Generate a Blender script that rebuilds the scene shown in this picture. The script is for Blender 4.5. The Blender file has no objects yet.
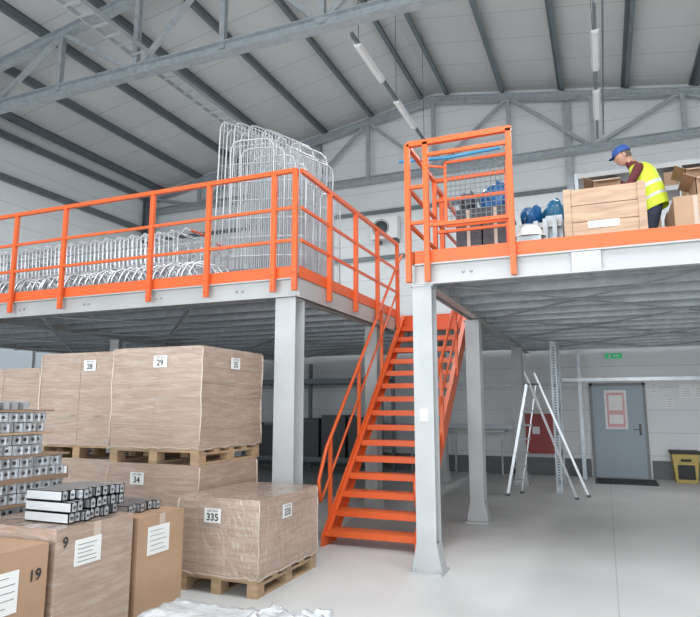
import bpy, math, random
from mathutils import Vector, Matrix, Euler
random.seed(7)
V=Vector
scene=bpy.context.scene
scene.view_settings.view_transform='Standard'
scene.view_settings.look='None'

# ---------------------------------------------------------------- materials
def mat(name,col,rough=0.5,metal=0.0,coat=0.0,noise=0.0,nscale=6.0,bump=0.0,bscale=20.0,stretch=(1,1,1),emit=None,estr=0,lines=None,spec=0.5,alpha=1.0,haze=None):
    m=bpy.data.materials.new(name); m.use_nodes=True
    nt=m.node_tree; b=nt.nodes['Principled BSDF']
    b.inputs['Base Color'].default_value=(*col,1)
    b.inputs['Roughness'].default_value=rough
    b.inputs['Metallic'].default_value=metal
    b.inputs['Coat Weight'].default_value=coat
    b.inputs['Coat Roughness'].default_value=0.12
    b.inputs['Specular IOR Level'].default_value=spec
    if alpha<1: b.inputs['Alpha'].default_value=alpha
    if emit:
        b.inputs['Emission Color'].default_value=(*emit,1); b.inputs['Emission Strength'].default_value=estr
    geo=nt.nodes.new('ShaderNodeNewGeometry'); mp=nt.nodes.new('ShaderNodeMapping')
    mp.inputs['Scale'].default_value=stretch
    nt.links.new(geo.outputs['Position'],mp.inputs['Vector'])
    colsock=None
    if noise>0:
        n=nt.nodes.new('ShaderNodeTexNoise'); n.inputs['Scale'].default_value=nscale; n.inputs['Detail'].default_value=5
        nt.links.new(mp.outputs[0],n.inputs['Vector'])
        r=nt.nodes.new('ShaderNodeValToRGB')
        r.color_ramp.elements[0].position=0.3; r.color_ramp.elements[1].position=0.7
        r.color_ramp.elements[0].color=tuple(max(0,c*(1-noise)) for c in col)+(1,)
        r.color_ramp.elements[1].color=tuple(min(1,c*(1+noise*0.7)) for c in col)+(1,)
        nt.links.new(n.outputs[0],r.inputs[0]); colsock=r.outputs[0]
    if haze:
        # stretch film: milky creases and sheen painted into the colour as pale streaks
        mp2=nt.nodes.new('ShaderNodeMapping'); mp2.inputs['Scale'].default_value=(0.8,0.8,7.0); mp2.inputs['Rotation'].default_value=(0.12,0.10,0.1)
        nt.links.new(geo.outputs['Position'],mp2.inputs['Vector'])
        n3=nt.nodes.new('ShaderNodeTexNoise'); n3.inputs['Scale'].default_value=4.5; n3.inputs['Detail'].default_value=7; n3.inputs['Distortion'].default_value=0.5
        nt.links.new(mp2.outputs[0],n3.inputs['Vector'])
        r3=nt.nodes.new('ShaderNodeValToRGB'); r3.color_ramp.elements[0].position=0.42; r3.color_ramp.elements[1].position=0.75
        r3.color_ramp.elements[0].color=(0,0,0,1); r3.color_ramp.elements[1].color=(0.5,0.5,0.5,1)
        nt.links.new(n3.outputs[0],r3.inputs[0])
        mh=nt.nodes.new('ShaderNodeMixRGB'); mh.inputs[2].default_value=(*haze,1)
        nt.links.new(r3.outputs[0],mh.inputs[0]); nt.links.new(colsock,mh.inputs[1]); colsock=mh.outputs[0]
        b.inputs['Coat IOR'].default_value=1.9; b.inputs['Coat Roughness'].default_value=0.09
    if lines:
        axis,sp,w,dark=lines
        sx=nt.nodes.new('ShaderNodeSeparateXYZ'); nt.links.new(geo.outputs['Position'],sx.inputs[0])
        d=nt.nodes.new('ShaderNodeMath'); d.operation='DIVIDE'; d.inputs[1].default_value=sp
        nt.links.new(sx.outputs[axis],d.inputs[0])
        f=nt.nodes.new('ShaderNodeMath'); f.operation='FRACT'; nt.links.new(d.outputs[0],f.inputs[0])
        l=nt.nodes.new('ShaderNodeMath'); l.operation='LESS_THAN'; l.inputs[1].default_value=w/sp
        nt.links.new(f.outputs[0],l.inputs[0])
        mx=nt.nodes.new('ShaderNodeMixRGB'); mx.inputs[1].default_value=(*col,1)
        mx.inputs[2].default_value=tuple(c*dark for c in col)+(1,)
        nt.links.new(l.outputs[0],mx.inputs[0])
        if colsock: nt.links.new(colsock,mx.inputs[1])
        colsock=mx.outputs[0]
    if colsock: nt.links.new(colsock,b.inputs['Base Color'])
    if bump>0:
        n2=nt.nodes.new('ShaderNodeTexNoise'); n2.inputs['Scale'].default_value=bscale; n2.inputs['Detail'].default_value=4
        if haze: n2.inputs['Distortion'].default_value=0.8
        nt.links.new(mp.outputs[0],n2.inputs['Vector'])
        bp=nt.nodes.new('ShaderNodeBump'); bp.inputs['Strength'].default_value=bump; bp.inputs['Distance'].default_value=0.05 if haze else 0.03
        nt.links.new(n2.outputs[0],bp.inputs['Height'])
        if not haze: nt.links.new(bp.outputs[0],b.inputs['Normal'])
        nt.links.new(bp.outputs[0],b.inputs['Coat Normal'])
    return m
ORANGE=mat('orange_paint',(0.76,0.125,0.028),0.42)
ORANGE_T=mat('orange_tread',(0.78,0.16,0.045),0.5,noise=0.12,nscale=8)
BEAM=mat('light_grey_steel',(0.46,0.465,0.46),0.45,metal=0.15,noise=0.06,nscale=2)
COLM=mat('column_grey_paint',(0.45,0.465,0.465),0.5,noise=0.08,nscale=3)
GALV=mat('galvanised_steel',(0.42,0.455,0.48),0.42,metal=0.5,noise=0.15,nscale=9)
GALVD=mat('galvanised_dark',(0.16,0.19,0.205),0.45,metal=0.4,noise=0.1,nscale=4)
CHROME=mat('bright_zinc',(0.66,0.68,0.70),0.33,metal=0.7)
WIRE=mat('zinc_wire',(0.60,0.62,0.64),0.4,metal=0.4)
WHITE=mat('white_paint',(0.75,0.75,0.74),0.5)
CEIL=mat('roof_sandwich_panel',(0.56,0.565,0.56),0.6,lines=(1,1.0,0.025,0.72),noise=0.04,nscale=0.7)
WALL=mat('wall_sandwich_panel',(0.70,0.72,0.73),0.55,lines=(2,0.5,0.014,0.7),noise=0.04,nscale=0.8)
FLOOR=mat('concrete_floor',(0.62,0.625,0.615),0.5,noise=0.10,nscale=0.9,bump=0.03,bscale=4,lines=(0,5.4,0.012,0.75),spec=0.4)
PLINTH=mat('concrete_plinth',(0.15,0.16,0.17),0.7,noise=0.1)
DECKU=mat('deck_underside',(0.56,0.57,0.56),0.5,metal=0.2,lines=(0,0.2,0.03,0.6))
CARD=mat('wrapped_cardboard',(0.40,0.27,0.195),0.5,coat=1.0,noise=0.10,nscale=2.0,bump=1.0,bscale=6,stretch=(0.9,0.9,4.5),haze=(0.60,0.51,0.44))
CARD3=mat('wrapped_cardboard_pale',(0.43,0.31,0.235),0.45,coat=1.0,noise=0.10,nscale=3.0,bump=1.0,bscale=8,stretch=(2.2,2.2,1.2),haze=(0.66,0.59,0.53))
CARD2=mat('kraft_cardboard',(0.42,0.27,0.17),0.75,noise=0.12,nscale=3)
CARDD=mat('dark_cardboard',(0.26,0.17,0.11),0.8)  # dark brown board: flap seams, stack base and separator sheets
TAPE=mat('clear_film_edge',(0.55,0.44,0.36),0.2,coat=1.0)
WOOD=mat('pallet_wood',(0.44,0.30,0.18),0.7,noise=0.25,nscale=5,stretch=(1,1,6))
WOODL=mat('crate_wood',(0.50,0.34,0.23),0.65,noise=0.25,nscale=3,stretch=(1,1,8))
PAPER=mat('paper_label',(0.8,0.8,0.78),0.6)
INK=mat('black_ink',(0.03,0.03,0.03),0.6)
BLACK=mat('black_rubber',(0.02,0.02,0.022),0.6)
DOORM=mat('door_blue_grey',(0.25,0.31,0.36),0.4)
DARK=mat('dark_grey',(0.07,0.075,0.08),0.5)
FRAME=mat('door_frame_grey',(0.20,0.21,0.22),0.5)
RED=mat('red_enamel',(0.30,0.03,0.025),0.4)
REDH=mat('red_handle',(0.7,0.09,0.03),0.4)
GREEN=mat('exit_green',(0.01,0.36,0.14),0.4,emit=(0.02,0.7,0.25),estr=0.2)
FILM=mat('white_plastic_film',(0.62,0.65,0.67),0.25,coat=0.5,bump=0.6,bscale=9,noise=0.15,nscale=5)
BAGW=mat('white_sack',(0.65,0.65,0.64),0.5,bump=0.5,bscale=9)
BLUE=mat('blue_plastic',(0.015,0.11,0.30),0.33,bump=0.9,bscale=16,noise=0.3,nscale=8)
TEAL=mat('teal_plastic',(0.015,0.13,0.24),0.3,bump=0.9,bscale=16,noise=0.35,nscale=8)
SKYP=mat('blue_tube',(0.05,0.30,0.55),0.4)
GLASS=mat('window_glass',(0.55,0.65,0.7),0.2,emit=(0.7,0.8,0.88),estr=0.4)
PINK=mat('notice_pink',(0.68,0.36,0.38),0.5)
LAMPM=mat('lamp_diffuser',(0.75,0.75,0.75),0.4)
TEAL2=mat('wrapped_dark_goods',(0.05,0.045,0.055),0.4,bump=0.4)
YELL=mat('ochre_plastic',(0.48,0.36,0.10),0.5)

# ---------------------------------------------------------------- mesh builder
class B:
    def __init__(s,name,mats):
        s.name=name; s.mats=mats; s.v=[]; s.f=[]; s.m=[]; s.sm=[]
    def add(s,vs,fs,m=0,smooth=False):
        o=len(s.v); s.v+= [tuple(x) for x in vs]
        for f in fs: s.f.append([o+i for i in f]); s.m.append(m); s.sm.append(smooth)
    def box(s,x0,x1,y0,y1,z0,z1,m=0):
        vs=[(x0,y0,z0),(x1,y0,z0),(x1,y1,z0),(x0,y1,z0),(x0,y0,z1),(x1,y0,z1),(x1,y1,z1),(x0,y1,z1)]
        s.add(vs,[(0,3,2,1),(4,5,6,7),(0,1,5,4),(1,2,6,5),(2,3,7,6),(3,0,4,7)],m)
    def hexa(s,vs,m=0):
        s.add(vs,[(0,3,2,1),(4,5,6,7),(0,1,5,4),(1,2,6,5),(2,3,7,6),(3,0,4,7)],m)
    def bar(s,p,q,w,h,m=0,up=(0,0,1)):
        p=V(p);q=V(q);d=(q-p).normalized();u=V(up)
        if abs(d.dot(u))>0.98: u=V((0,1,0))
        r=d.cross(u).normalized();u=r.cross(d).normalized()
        vs=[]
        for c in (p,q):
            for a,b in((-1,-1),(1,-1),(1,1),(-1,1)): vs.append(c+r*(a*w/2)+u*(b*h/2))
        s.add(vs,[(0,1,2,3),(7,6,5,4),(0,4,5,1),(1,5,6,2),(2,6,7,3),(3,7,4,0)],m)
    def path(s,pts,r,n=8,m=0,closed=False,caps=True,radii=None):
        pts=[V(p) for p in pts];N=len(pts);vs=[]
        ref=None
        for i,p in enumerate(pts):
            if closed: d=(pts[(i+1)%N]-pts[i-1])
            elif i==0: d=pts[1]-pts[0]
            elif i==N-1: d=pts[-1]-pts[-2]
            else: d=(pts[i+1]-p).normalized()+(p-pts[i-1]).normalized()
            d.normalize()
            if ref is None:
                ref=V((0,0,1)) if abs(d.z)<0.9 else V((0,1,0))
            a=d.cross(ref).normalized(); b=a.cross(d).normalized(); ref=b
            rr=radii[i] if radii else r
            for k in range(n):
                t=2*math.pi*(k+0.5)/n
                vs.append(p+a*(math.cos(t)*rr)+b*(math.sin(t)*rr))
        fs=[]
        for i in range(N if closed else N-1):
            j=(i+1)%N
            for k in range(n):
                k2=(k+1)%n
                fs.append((i*n+k,i*n+k2,j*n+k2,j*n+k))
        if not closed and caps:
            fs.append(tuple(range(n))[::-1]); fs.append(tuple((N-1)*n+k for k in range(n)))
        s.add(vs,fs,m,smooth=n>5)
    def cyl(s,c,axis,r,l,n=16,m=0):
        c=V(c);a=V(axis).normalized()*(l/2)
        s.path([c-a,c+a],r,n,m)
    def ibeam(s,p,q,w,h,t=0.015,m=0,up=(0,0,1)):
        p=V(p);q=V(q);d=(q-p).normalized();u=V(up)
        if abs(d.dot(u))>0.98: u=V((0,1,0))
        r=d.cross(u).normalized();u=r.cross(d).normalized()
        s.bar(p+u*(h/2-t/2),q+u*(h/2-t/2),w,t,m,u); s.bar(p-u*(h/2-t/2),q-u*(h/2-t/2),w,t,m,u)
        s.bar(p,q,t,h-2*t,m,u)
    def build(s,parent=None,bevel=0.0):
        me=bpy.data.meshes.new(s.name); me.from_pydata(s.v,[],s.f)
        for m in s.mats: me.materials.append(m)
        me.polygons.foreach_set('material_index',s.m); me.polygons.foreach_set('use_smooth',s.sm)
        me.update()
        ob=bpy.data.objects.new(s.name,me); scene.collection.objects.link(ob)
        xs=[v[0] for v in s.v];ys=[v[1] for v in s.v];zs=[v[2] for v in s.v]
        c=V(((min(xs)+max(xs))/2,(min(ys)+max(ys))/2,min(zs)))
        me.transform(Matrix.Translation(-c)); ob.location=c
        if bevel>0:
            md=ob.modifiers.new('bevel','BEVEL'); md.width=bevel; md.segments=2; md.limit_method='ANGLE'
        if parent: 
            ob.parent=parent; ob.matrix_parent_inverse=parent.matrix_world.inverted()
        return ob
def empty(name,loc):
    e=bpy.data.objects.new(name,None); e.location=loc; e.empty_display_size=0.2
    scene.collection.objects.link(e); bpy.context.view_layer.update(); return e
def text(name,body,loc,size,face,parent,m=INK):
    c=bpy.data.curves.new(name,'FONT'); c.body=body; c.size=size; c.align_x='CENTER'; c.align_y='CENTER'; c.offset=size*0.02
    c.materials.append(m)
    o=bpy.data.objects.new(name,c); scene.collection.objects.link(o)
    o.location=loc; o.rotation_euler=(math.pi/2,0,0 if face=='-Y' else math.pi/2)
    if parent:
        bpy.context.view_layer.update()
        o.parent=parent; o.matrix_parent_inverse=parent.matrix_world.inverted()
    return o

# ---------------------------------------------------------------- room shell
XL,XR,YF,YB=-13.2,8.0,-6.0,15.5
RX,RZ,SL=-3.8,10.1,0.165
def rz(x): return RZ-SL*abs(x-RX)
b=B('floor',[FLOOR]); b.box(XL,XR,YF-4,YB,-0.15,0); b.build()
def gable(name,y0,y1,m,hole=None):
    b=B(name,[m,PLINTH])
    if not hole:
        pts=[(XL,0),(XR,0),(XR,rz(XR)),(RX,RZ),(XL,rz(XL))]
        vs=[(x,y0,z) for x,z in pts]+[(x,y1,z) for x,z in pts]
        b.add(vs,[(0,1,2,3,4),(9,8,7,6,5)]+[(i,5+i,5+(i+1)%5,(i+1)%5) for i in range(5)])
    else:
        hx0,hx1,hz=hole
        b.box(XL,hx0,y0,y1,0,rz(XL)); b.box(hx1,XR,y0,y1,0,rz(XR)); 
        vs=[(x,y,z) for y in (y0,y1) for x,z in [(hx0,hz),(hx1,hz),(hx1,rz(hx1)),(RX,RZ),(hx0,rz(hx0))]]
        b.add(vs,[(0,1,2,3,4),(9,8,7,6,5)]+[(i,5+i,5+(i+1)%5,(i+1)%5) for i in range(5)])
    return b.build()
gable('wall_back',YB,YB+0.2,WALL)
gable('wall_front',YF-0.2,YF,WALL,hole=(-11,6.5,5.6))
b=B('wall_left',[WALL]); b.box(XL-0.2,XL,YF,YB,0,rz(XL)); b.build()
b=B('wall_right',[WALL]); b.box(XR,XR+0.2,YF,YB,0,rz(XR)); b.build()
b=B('ceiling',[CEIL])
for x0,x1 in ((XL-0.2,RX),(RX,XR+0.2)):
    z0,z1=rz(x0),rz(x1); T=0.12
    b.hexa([(x0,YF-0.2,z0),(x1,YF-0.2,z1),(x1,YB+0.2,z1),(x0,YB+0.2,z0),(x0,YF-0.2,z0+T),(x1,YF-0.2,z1+T),(x1,YB+0.2,z1+T),(x0,YB+0.2,z0+T)])
b.build()
YW=YB-0.004
b=B('baseboard_back',[PLINTH]); b.box(XL,-0.36,YB-0.03,YB,0,0.4); b.box(0.9,XR,YB-0.03,YB,0,0.4); b.build()
b=B('baseboard_left',[PLINTH]); b.box(XL,XL+0.03,YF,YB-0.04,0,0.4); b.build()
b=B('window_1',[GLASS,WHITE])
b.box(XL+0.01,XL+0.04,9.2,13.2,2.35,2.95,0)
for y in (9.2,10.2,11.2,12.2,13.2): b.box(XL+0.01,XL+0.07,y-0.04,y+0.04,2.3,3.0,1)
b.box(XL+0.01,XL+0.07,9.16,13.24,2.27,2.35,1); b.box(XL+0.01,XL+0.07,9.16,13.24,2.95,3.03,1)
b.build()

# purlins
b=B('roof_purlins',[GALVD])
x=RX-0.35
xs=[]
while x>XL+0.2: xs.append(x); x-=1.45
x=RX+0.35
while x<XR: xs.append(x); x+=1.45
for x in xs:
    z=rz(x)-0.12
    b.bar((x,YF,z),(x,YB-0.02,z),0.02,0.22); b.bar((x+0.035,YF,z-0.11),(x+0.035,YB-0.02,z-0.11),0.09,0.02); b.bar((x-0.035,YF,z+0.1),(x-0.035,YB-0.02,z+0.1),0.09,0.02)
b.build()
def truss(y,zb,h=0.2,m=GALV):
    b=B('roof_truss',[m])
    x0,x1=XL+0.05,XR-0.05
    b.ibeam((x0,y,zb),(x1,y,zb),0.2,h,0.02,0)
    off=0.36
    b.ibeam((x0,y,rz(x0)-off),(RX,y,RZ-off),0.16,0.18,0.016); b.ibeam((RX,y,RZ-off),(x1,y,rz(x1)-off),0.16,0.18,0.016)
    xs=[x0+ i*(RX-x0)/5 for i in range(6)]+[RX+i*(x1-RX)/6 for i in range(1,7)]
    for i,x in enumerate(xs):
        b.bar((x,y,zb),(x,y,rz(x)-off),0.1,0.1)
        if i<len(xs)-1:
            x2=xs[i+1]
            if x<RX-0.1: b.bar((x,y,rz(x)-off),(x2,y,zb),0.08,0.08) if i%2==0 else b.bar((x,y,zb),(x2,y,rz(x2)-off),0.08,0.08)
            else: b.bar((x,y,zb),(x2,y,rz(x2)-off),0.08,0.08) if i%2 else b.bar((x,y,rz(x)-off),(x2,y,zb),0.08,0.08)
    return b.build()
truss(8.1,7.6); truss(15.15,7.75,0.16,GALV); truss(1.2,7.6)
b=B('wall_column',[GALV])
for x in (-7.3,-0.46,4.5):
    b.ibeam((x,YB-0.12,3.2),(x,YB-0.12,rz(x)-0.3),0.16,0.16,0.014,0,(0,1,0))
b.build()
b=B('wall_girts',[GALVD])
for z in (7.05,): b.bar((XL+0.1,YF,z),(XL+0.1,YB-0.3,z),0.1,0.16)
b.bar((XL+0.1,YF,8.1),(XL+0.1,YB-0.3,8.1),0.1,0.16)
for y in (1.2,8.1,14.9): b.ibeam((XL+0.15,y,0),(XL+0.15,y,8.0),0.2,0.2,0.015,0,(1,0,0))
b.bar((XL+0.3,YB-0.06,5.6),(XR,YB-0.06,5.6),0.06,0.1)
b.bar((XL+0.3,YB-0.06,6.9),(XR,YB-0.06,6.9),0.06,0.1)
b.build()
b=B('trim_1',[GALV])
b.bar((XL,YB-0.09,1.1),(-2.05,YB-0.09,1.1),0.06,0.10); b.bar((XL,YB-0.06,2.1),(-0.5,YB-0.06,2.1),0.04,0.05)
b.build()
# cable ladder carried on the truss bottom chords
b=B('cable_tray',[CHROME])
for dx in (-0.17,0.17): b.bar((-7.4+dx,1.0,7.9),(-7.4+dx,15.2,7.9),0.02,0.09)
y=1.1
while y<15.1: b.bar((-7.57,y,7.88),(-7.23,y,7.88),0.05,0.02); y+=0.3
b.build()
# linear luminaires
for (x,y0,y1) in ((-3.38,8.3,12.9),(0.2,9.0,13.9)):
    b=B('linear_luminaire',[GALVD,LAMPM,WHITE])
    b.bar((x,y0,7.45),(x,y1,7.45),0.05,0.06,0); 
    if x>0: b.bar((x+0.12,y0-1.5,7.5),(x+0.12,y1,7.5),0.03,0.03,0)
    for y in ((y0+0.25,y0+2.3) if x<0 else (y0+0.6,y0+2.6)):
        b.hexa([(x-0.04,y,7.36),(x+0.04,y,7.36),(x+0.04,y+1.2,7.36),(x-0.04,y+1.2,7.36),(x-0.07,y,7.42),(x+0.07,y,7.42),(x+0.07,y+1.2,7.42),(x-0.07,y+1.2,7.42)],1)
    for yy in (y0+0.3,(y0+y1)/2,y1-0.3): b.bar((x,yy,7.48),(x,yy,rz(x)-0.02),0.012,0.012,0)
    b.build()

# ---------------------------------------------------------------- mezzanine
DZ=3.12
def joists(b,x0,x1,y0,y1):
    y=y0+0.5
    while y<y1:
        b.bar((x0+0.05,y,2.98),(x1-0.05,y,2.98),0.05,0.16,1); y+=0.62
    x=x0+0.3
    while x+2.4<x1+0.1:
        yy=y0+0.4
        while yy+2.6<y1:
            b.bar((x,yy,2.88),(x+2.4,yy+2.6,2.88),0.05,0.012,1); b.bar((x+2.4,yy,2.87),(x,yy+2.6,2.87),0.05,0.012,1); yy+=2.8
        x+=2.6
def column(name,x,y,w=0.2,d=0.2,ztop=2.835,rot=0):
    b=B(name,[COLM])
    b.ibeam((x,y,0.02),(x,y,ztop),w,d,0.016,0,(0,1,0) if rot==0 else (1,0,0))
    b.box(x-0.16,x+0.16,y-0.16,y+0.16,0,0.022)
    for sx in(-1,1):
        b.add([(x+sx*w/2,y-0.1,0.02),(x+sx*(w/2+0.05),y-0.1,0.02),(x+sx*w/2,y-0.1,0.28),(x+sx*w/2,y+0.1,0.02),(x+sx*(w/2+0.05),y+0.1,0.02),(x+sx*w/2,y+0.1,0.28)],[(0,1,2),(5,4,3),(0,3,4,1),(1,4,5,2),(0,2,5,3)])
        for sy in (-1,1): b.cyl((x+sx*0.12,y+sy*0.12,0.03),(0,0,1),0.015,0.03,6)
    b.box(x-0.12,x+0.12,y-0.12,y+0.12,ztop-0.015,ztop)
    return b
def platform(x0,x1,y0,y1,xs,beams):
    b=B('mezzanine_deck',[DECKU]); b.box(x0,x1,y0,y1,3.07,DZ,0); b.build()
    b=B('mezzanine_frame',[DECKU,GALV,BEAM])
    joists(b,x0,x1,y0,y1)
    yf=y0
    b.box(x0,x1,yf-0.01,yf+0.015,2.84,3.065,2); b.box(x0,x1,yf-0.06,yf-0.01,2.84,2.855,2); b.box(x0,x1,yf-0.06,yf-0.01,3.045,3.06,2)
    for xb in beams:
        b.ibeam((xb,y0+0.02,2.95),(xb,y1,2.95),0.1,0.2,0.014,2)
    sg=1 if xs==x1 else -1
    b.box(min(xs,xs+sg*0.02),max(xs,xs+sg*0.02),y0,9.9,2.84,3.065,2)
    x=x0+0.5
    while x<x1:
        b.cyl((x,yf-0.02,2.95),(0,1,0),0.014,0.02,6,1); b.cyl((x+0.08,yf-0.02,2.95),(0,1,0),0.014,0.02,6,1); x+=1.2
    if xs==x0:
        b.box(-0.21,0.05,y0-0.058,y0-0.012,2.857,3.04,2)
    b.build()
    b=B('toe_board',[ORANGE]); b.box(x0,x1,yf-0.045,yf-0.030,3.065,3.20,0); b.build()
    b=B('toe_board',[ORANGE]); b.box(min(xs+sg*0.022,xs+sg*0.035),max(xs+sg*0.022,xs+sg*0.035),y0-0.028,9.9,3.065,3.20,0); b.build()
platform(XL+0.3,-3.19,6.2,15.3,-3.19,(-3.34,-8.5,-12))
platform(-1.75,XR-0.1,6.1,15.3,-1.75,(-1.66,4.0))
b=B('mezzanine_landing',[DECKU,GALV,BEAM,ORANGE])
b.box(-3.12,-1.80,9.97,15.3,3.07,DZ,0)
y=10.4
while y<15.2: b.bar((-3.12,y,2.98),(-1.8,y,2.98),0.05,0.16,1); y+=0.62
b.box(-3.12,-1.80,9.95,9.97,2.84,DZ,3)
b.build()
for a in ((-1.68,6.15),(-1.72,8.95),(-3.34,6.3,0.26,0.24),(-3.34,9.1),(-8.5,9.1),(-8.5,6.35),(4.0,6.3),(4.0,11),(-3.34,13.5),(-1.68,13.5),(-8.5,13.5)):
    b=column('mezzanine_column',*a)
    if a[:2]==(-1.68,6.15): b.mats.append(PAPER); b.box(-1.72,-1.64,6.043,6.048,1.45,1.57,1)
    b.build()

def railing(name,pts_posts,side,end_pts,zb=2.9,kz=(3.49,3.88)):
    b=B(name,[ORANGE])
    for (x,y) in pts_posts:
        b.bar((x,y,zb),(x,y,4.34),0.06,0.045)
        b.cyl((x,y,zb+0.06),(0,1,0) if side=='Y' else (1,0,0),0.012,0.08,6)
        b.cyl((x,y,zb+0.2),(0,1,0) if side=='Y' else (1,0,0),0.012,0.08,6)
    p,q=end_pts
    b.bar((*p,4.33),(*q,4.33),0.05,0.05)
    for z in kz: b.bar((*p,z),(*q,z),0.03,0.035)
    return b.build()
yl=6.105
railing('guard_railing',[(-12.2,yl),(-11.2,yl),(-10.2,yl),(-9.0,yl),(-7.70,yl),(-6.76,yl),(-5.26,yl),(-4.39,yl),(-3.47,yl),(-3.19,yl)],'Y',((-12.7,yl),(-3.17,yl)))
railing('guard_railing',[(-3.13,6.95),(-3.13,7.85),(-3.13,8.75),(-3.13,9.75)],'X',((-3.13,6.14),(-3.13,9.78)))
railing('guard_railing',[(-1.82,7.6),(-1.82,8.7),(-1.82,9.8)],'X',((-1.82,7.3),(-1.82,9.83)))
# safety gate cage
b=B('pallet_safety_gate',[ORANGE,GALVD])
ya,yb2=6.0,7.15
for x in (-1.80,-1.60,-0.74): b.bar((x,ya,2.86),(x,ya,4.36),0.055,0.055)
for x in (-1.80,-0.92): b.bar((x,yb2,DZ),(x,yb2,4.36),0.05,0.05)
b.bar((-1.80,ya,4.36),(-0.71,ya,4.36),0.055,0.055); b.bar((-1.80,yb2,4.36),(-0.92,yb2,4.36),0.045,0.045)
b.bar((-1.80,ya,4.36),(-1.80,yb2,4.36),0.045,0.045); b.bar((-0.74,ya,4.36),(-0.92,yb2,4.36),0.045,0.045)
for z in (3.49,3.88):
    b.bar((-1.80,ya,z),(-1.60,ya,z),0.035,0.035); b.bar((-1.80,ya,z),(-1.80,yb2,z),0.035,0.035)
b.bar((-1.6,ya,3.45),(-0.74,ya,3.45),0.035,0.035)
b.bar((-1.6,ya,4.22),(-0.74,ya,4.22),0.035,0.035)
for z in (3.3,3.7,4.1): b.bar((-1.80,yb2,z),(-0.92,yb2,z),0.035,0.035)
for i in range(13):
    x=-1.42+i*0.052; b.path([(x,ya+0.12,3.45),(x,ya+0.12,4.15)],0.004,4,1)
for i in range(14):
    z=3.45+i*0.054; b.path([(-1.42,ya+0.12,z),(-0.78,ya+0.12,z)],0.004,4,1)
for p,q in (((-1.42,3.45),(-1.42,4.15)),((-0.78,3.45),(-0.78,4.15)),((-1.42,3.45),(-0.78,3.45)),((-1.42,4.15),(-0.78,4.15))):
    b.bar((p[0],ya+0.12,p[1]),(q[0],ya+0.12,q[1]),0.025,0.025,0)
for z in (3.5,4.1): 
    b.bar((-0.78,ya+0.12,z),(-0.74,ya+0.02,z),0.02,0.02,0); b.bar((-1.42,ya+0.12,z),(-1.6,ya,z),0.02,0.02,0)
b.build()
b=B('blue_plastic_tube',[SKYP]); b.path([(-2.05,6.5,4.405),(-1.5,6.6,4.408),(-0.9,6.55,4.41)],0.018,10); b.build()

# ---------------------------------------------------------------- stairs
b=B('steel_staircase',[ORANGE,ORANGE_T])
Y0,Y1,ZT=6.78,9.93,3.10
xl,xr=-3.11,-1.99
def stringer(x):
    vs=[(x-0.012,Y0-0.05,0),(x-0.012,Y0+0.22,0),(x-0.012,Y1,ZT-0.24),(x-0.012,Y1,ZT+0.03),(x-0.012,Y0-0.05,0.12)]
    vs+=[(v[0]+0.024,v[1],v[2]) for v in vs]
    b.add(vs,[(4,3,2,1,0),(5,6,7,8,9)]+[((i+1)%5,i,5+i,5+(i+1)%5)[::-1] for i in range(5)])
    s=1 if x<-2.5 else -1
    b.bar((x+s*0.03,Y0+0.02,0.11),(x+s*0.03,Y1,ZT+0.02),0.05,0.012); b.bar((x+s*0.03,Y0+0.24,0.02),(x+s*0.03,Y1,ZT-0.22),0.05,0.012)
stringer(xl); stringer(xr)
N=15
for i in range(N):
    z=0.17+i*(ZT-0.17)/N; y=Y0+0.05+i*(Y1-Y0)/N
    b.box(xl+0.012,xr-0.012,y,y+0.24,z-0.03,z,1)
    b.box(xl+0.012,xr-0.012,y-0.004,y+0.008,z-0.07,z+0.002,0)
    b.box(xl+0.012,xr-0.012,y+0.232,y+0.244,z-0.06,z,0)
for x in (xl-0.02,xr+0.02):
    def hp(t,h): 
        return (x,Y0+0.1+t*(Y1-Y0-0.15),0.1+t*(ZT-0.1)+h)
    for t in (0.04,0.36,0.68,0.97):
        q=hp(t,-0.1); w=hp(t,1.0); b.bar(q,w,0.04,0.04)
    b.path([hp(-0.05,0.55),hp(-0.07,0.85),hp(-0.0,1.0),hp(0.97,1.0),(x,Y1+0.1,4.2)],0.022,8)
    b.path([hp(-0.05,0.55),hp(0.97,0.55)],0.016,8)
b.build()

# ---------------------------------------------------------------- back wall things
e=B('door_1',[DOORM,WHITE,PINK,FRAME,PAPER,DARK])
x0,x1=-0.26,0.80; y=YB-0.05
e.box(x0,x1,y,YW,0.02,2.06,0)
for a,bb in ((x0-0.06,x0),(x1,x1+0.06)): e.box(a,bb,y-0.02,YW,0,2.12,3)
e.box(x0-0.06,x1+0.06,y-0.02,YW,2.06,2.12,3)
e.box(x0+0.25,x0+0.72,y-0.012,y,1.08,1.96,1); e.box(x0+0.30,x0+0.67,y-0.016,y-0.01,1.12,1.90,2); e.box(x0+0.34,x0+0.63,y-0.02,y-0.014,1.5,1.84,4); e.box(x0+0.34,x0+0.63,y-0.02,y-0.014,1.2,1.4,4)
e.box(x1-0.12,x1-0.07,y-0.012,y,0.95,1.2,5); e.bar((x1-0.095,y-0.05,1.08),(x1-0.23,y-0.05,1.08),0.02,0.02,5); e.bar((x1-0.095,y,1.08),(x1-0.095,y-0.05,1.08),0.02,0.02,5)
e.build()
e=B('exit_sign',[GREEN,WHITE]); e.box(0.05,0.45,YB-0.06,YW,2.66,2.82,1); e.box(0.07,0.43,YB-0.068,YB-0.06,2.68,2.80,0)
e.box(0.15,0.19,YB-0.072,YB-0.068,2.70,2.78,1); e.box(0.25,0.37,YB-0.072,YB-0.068,2.74,2.76,1); e.build()
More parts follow.
